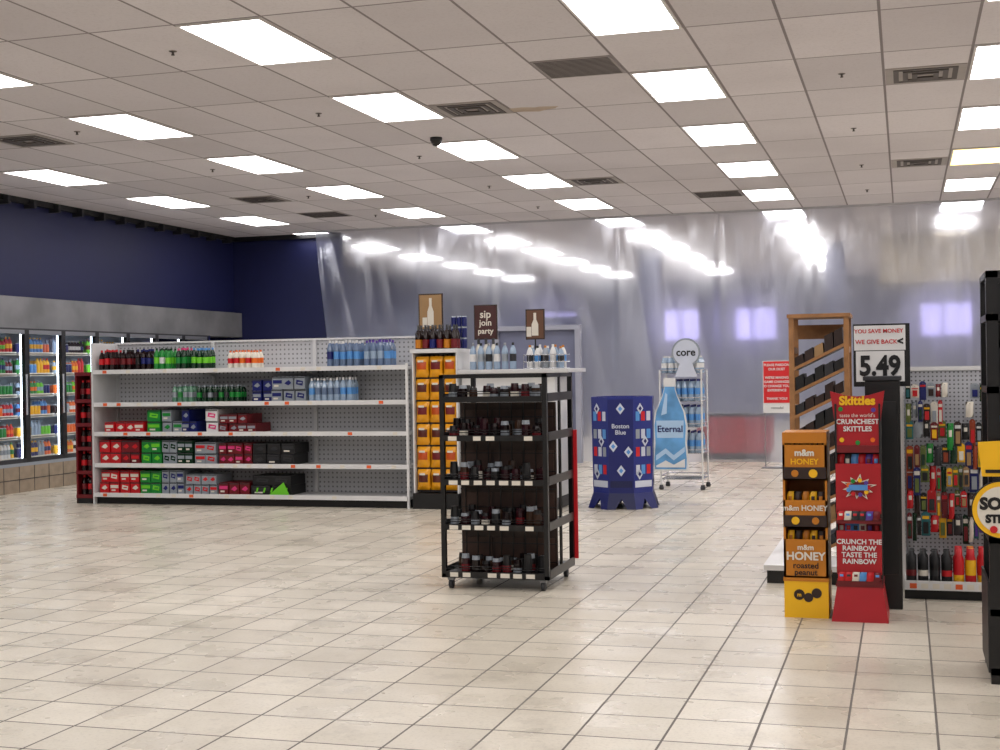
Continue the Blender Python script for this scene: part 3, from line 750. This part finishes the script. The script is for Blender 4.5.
b=B('pegboard_endcap')
x0,x1=-.02,.62; yf,yb=8.46,8.90
PEGW=pegboard_material('endcap_pegboard',(180,182,188),.0254,.05,.25)
b.box(x0,x1,yb-.03,yb,.0,1.37,PEGW); b.box(x0-.015,x0+.01,yb-.05,yb+.01,0,1.39,WHITE); b.box(x1-.01,x1+.015,yb-.05,yb+.01,0,1.39,WHITE)
b.box(x0-.015,x1+.015,yb-.04,yb+.01,1.37,1.395,WHITE)
b.box(x0,x1,yf+.03,yb-.03,0,.07,BLACKP); b.box(x0,x1,yf,yb-.03,.07,.10,WHITE); b.box(x0,x1,yf-.012,yf,.06,.115,WHITE)
for i in range(9): b.box(x0+.03+i*.065,x0+.07+i*.065,yf-.014,yf-.012,.07,.10,TAGO if i%4==0 else CREAM)
b.done()
b=B('hanging_accessory_packs')
OLIVE=mat('olive_pack',(96,110,50),.5); TEAL=mat('teal_pack',(30,104,110),.5); RUST=mat('rust_pack',(150,60,26),.5)
ac=[DRED,GREEN,TANP,BLUE,DGREY,BLACKP,YEL,CREAM,BLACKP,RED,RED,SILVER,DGREEN,BROWN,OLIVE,TEAL,RUST,PURP]
rows=[(1.29,.10),(1.17,.13),(1.05,.14),(.91,.14),(.77,.15),(.62,.14),(.48,.15)]
for ri,(zt,h) in enumerate(rows):
    x=x0+.02
    while x<x1-.045:
        w=.022+.032*R()
        if not (ri<2 and x>.20 and R()<.5):
            c=random.choice(ac); y=8.66+.05*R(); hh=h*(.6+.5*R()); shp=R(); zt2=zt+.03*(R()-.5)
            b.rod((x+w/2,yb-.03,zt2),(x+w/2,y-.03,zt2),.0025,CHROME,4)
            for q in range(3):
                yy=y+q*.02
                if shp<.65:
                    b.prism([(x,zt2-hh),(x+w,zt2-hh),(x+w,zt2),(x+w*.7,zt2+.012),(x+w*.3,zt2+.012),(x,zt2)],yy,yy+.003,c)
                else: b.bag(x+w/2,yy,zt2-hh,w,hh+.01,.02,c,random.choice([c,CREAM]),4)
            if shp<.65:
                b.box(x+w*.2,x+w*.8,y-.012,y,zt2-hh*.88,zt2-hh*.35,random.choice(ac))
                b.box(x+w*.1,x+w*.9,y-.002,y,zt2-hh*.22,zt2-.010,random.choice([CREAM,YEL,WHITE,RED,c]))
        x+=w+.003
b.done()
b=B('spray_cans')
for i in range(9):
    for j in range(2):
        xx=x0+.04+i*.068; yy=yf+.05+j*.085
        if i<4: b.lathe(xx,yy,.10,[(.03,0,BLACKP),(.031,.04,[DRED,CREAM,DGREY,RED][i%4]),(.031,.075,BLACKP),(.031,.15,BLACKP),(.018,.165,BLACKP),(.018,.19,BLACKP)],12)
        else: b.lathe(xx,yy,.10,[(.03,0,RED if i%2 else YEL),(.031,.05,YEL if i%2 else RED),(.031,.14,RED),(.022,.16,RED),(.02,.21,YEL if i%2 else RED)],12)
b.done()

b=B('price_sign')
b.box(-.30,.03,8.50,8.525,1.28,1.66,BLACK)
b.box(-.295,.005,8.492,8.50,1.50,1.65,WHITE); b.box(-.285,-.002,8.492,8.50,1.31,1.495,WHITE)
b.text('YOU SAVE MONEY',(-.15,8.488,1.615),.034,RED,bold=.0006); b.text('WE GIVE BACK',(-.165,8.488,1.55),.036,RED,bold=.0006); b.text('<',(-.025,8.488,1.55),.06,BLACK,bold=.003)
b.text('5.49',(-.145,8.486,1.40),.165,BLACK,bold=.006,sx=.85)
b.rod((-.14,8.535,.02),(-.14,8.535,1.6),.012,BLACK); b.box(-.19,-.09,8.47,8.60,0,.02,BLACK)
b.done()

b=B('black_wire_rack')
x0,x1,y0,y1=.345,.95,6.30,6.80
for x in(x0,x1-.05):
    for y in(y0,y1-.05): b.box(x,x+.05,y,y+.05,0,1.82,BLACK)
for z in(.04,.30,.62,.95,1.28,1.6,1.79):
    b.box(x0,x1,y0,y0+.02,z,z+.03,BLACK); b.box(x0,x1,y1-.02,y1,z,z+.03,BLACK); b.box(x0,x0+.02,y0,y1,z,z+.03,BLACK); b.box(x1-.02,x1,y0,y1,z,z+.03,BLACK)
    if z<1.7:
        b.box(x0+.02,x1-.02,y0+.02,y1-.02,z,z+.012,BLACKP)
b.box(x0-.01,x0,y0,y1,.05,.45,BLACKP); b.box(x0,x1,y1-.01,y1,.05,1.8,BLACKP)
b.done()
b=B('snack_packs')
for z in(.07,.33,.65,.98,1.31):
    for i in range(3): b.bag(x0+.13+i*.16,y0+.10,z,.15,.2,.06,random.choice(packs),random.choice(packs))
b.done()
b=B('round_promo_sign')
b.disc(.395,6.24,6.25,.775,.127,BLACK,40); b.disc(.395,6.234,6.24,.775,.122,YEL,40); b.disc(.395,6.231,6.234,.775,.102,CREAM,40)
b.text('SOUR',(.395,6.228,.80),.070,BLACK,bold=.004); b.text('STRIPS',(.395,6.228,.735),.047,BLACK,bold=.003); b.disc(.36,6.226,6.231,.69,.016,RED,14)
b.prism([(.315,.92),(.50,.92),(.50,1.08),(.30,1.07)],6.24,6.25,YEL); b.prism([(.33,.935),(.49,.935),(.49,.95),(.33,.95)],6.237,6.24,BLACK)
b.box(.36,.43,6.25,6.30,.70,1.06,BLACK)
b.done()

# ---------------------------------------------------------------- camera, world
w=bpy.data.worlds.new('World'); sc.world=w; w.use_nodes=True
w.node_tree.nodes['Background'].inputs[0].default_value=(.9,.92,1,1); w.node_tree.nodes['Background'].inputs[1].default_value=.4
cd=bpy.data.cameras.new('camera'); cam=bpy.data.objects.new('camera',cd); sc.collection.objects.link(cam)
cd.sensor_width=36; cd.lens=48.6; cd.clip_end=100
M=Matrix.Rotation(math.radians(16.7),4,'Z')@Matrix.Rotation(math.radians(90-.24),4,'X')@Matrix.Rotation(math.radians(-.9),4,'Z')
cam.matrix_world=Matrix.Translation((0,0,1.42))@M
sc.camera=cam
sc.view_settings.view_transform='Standard'
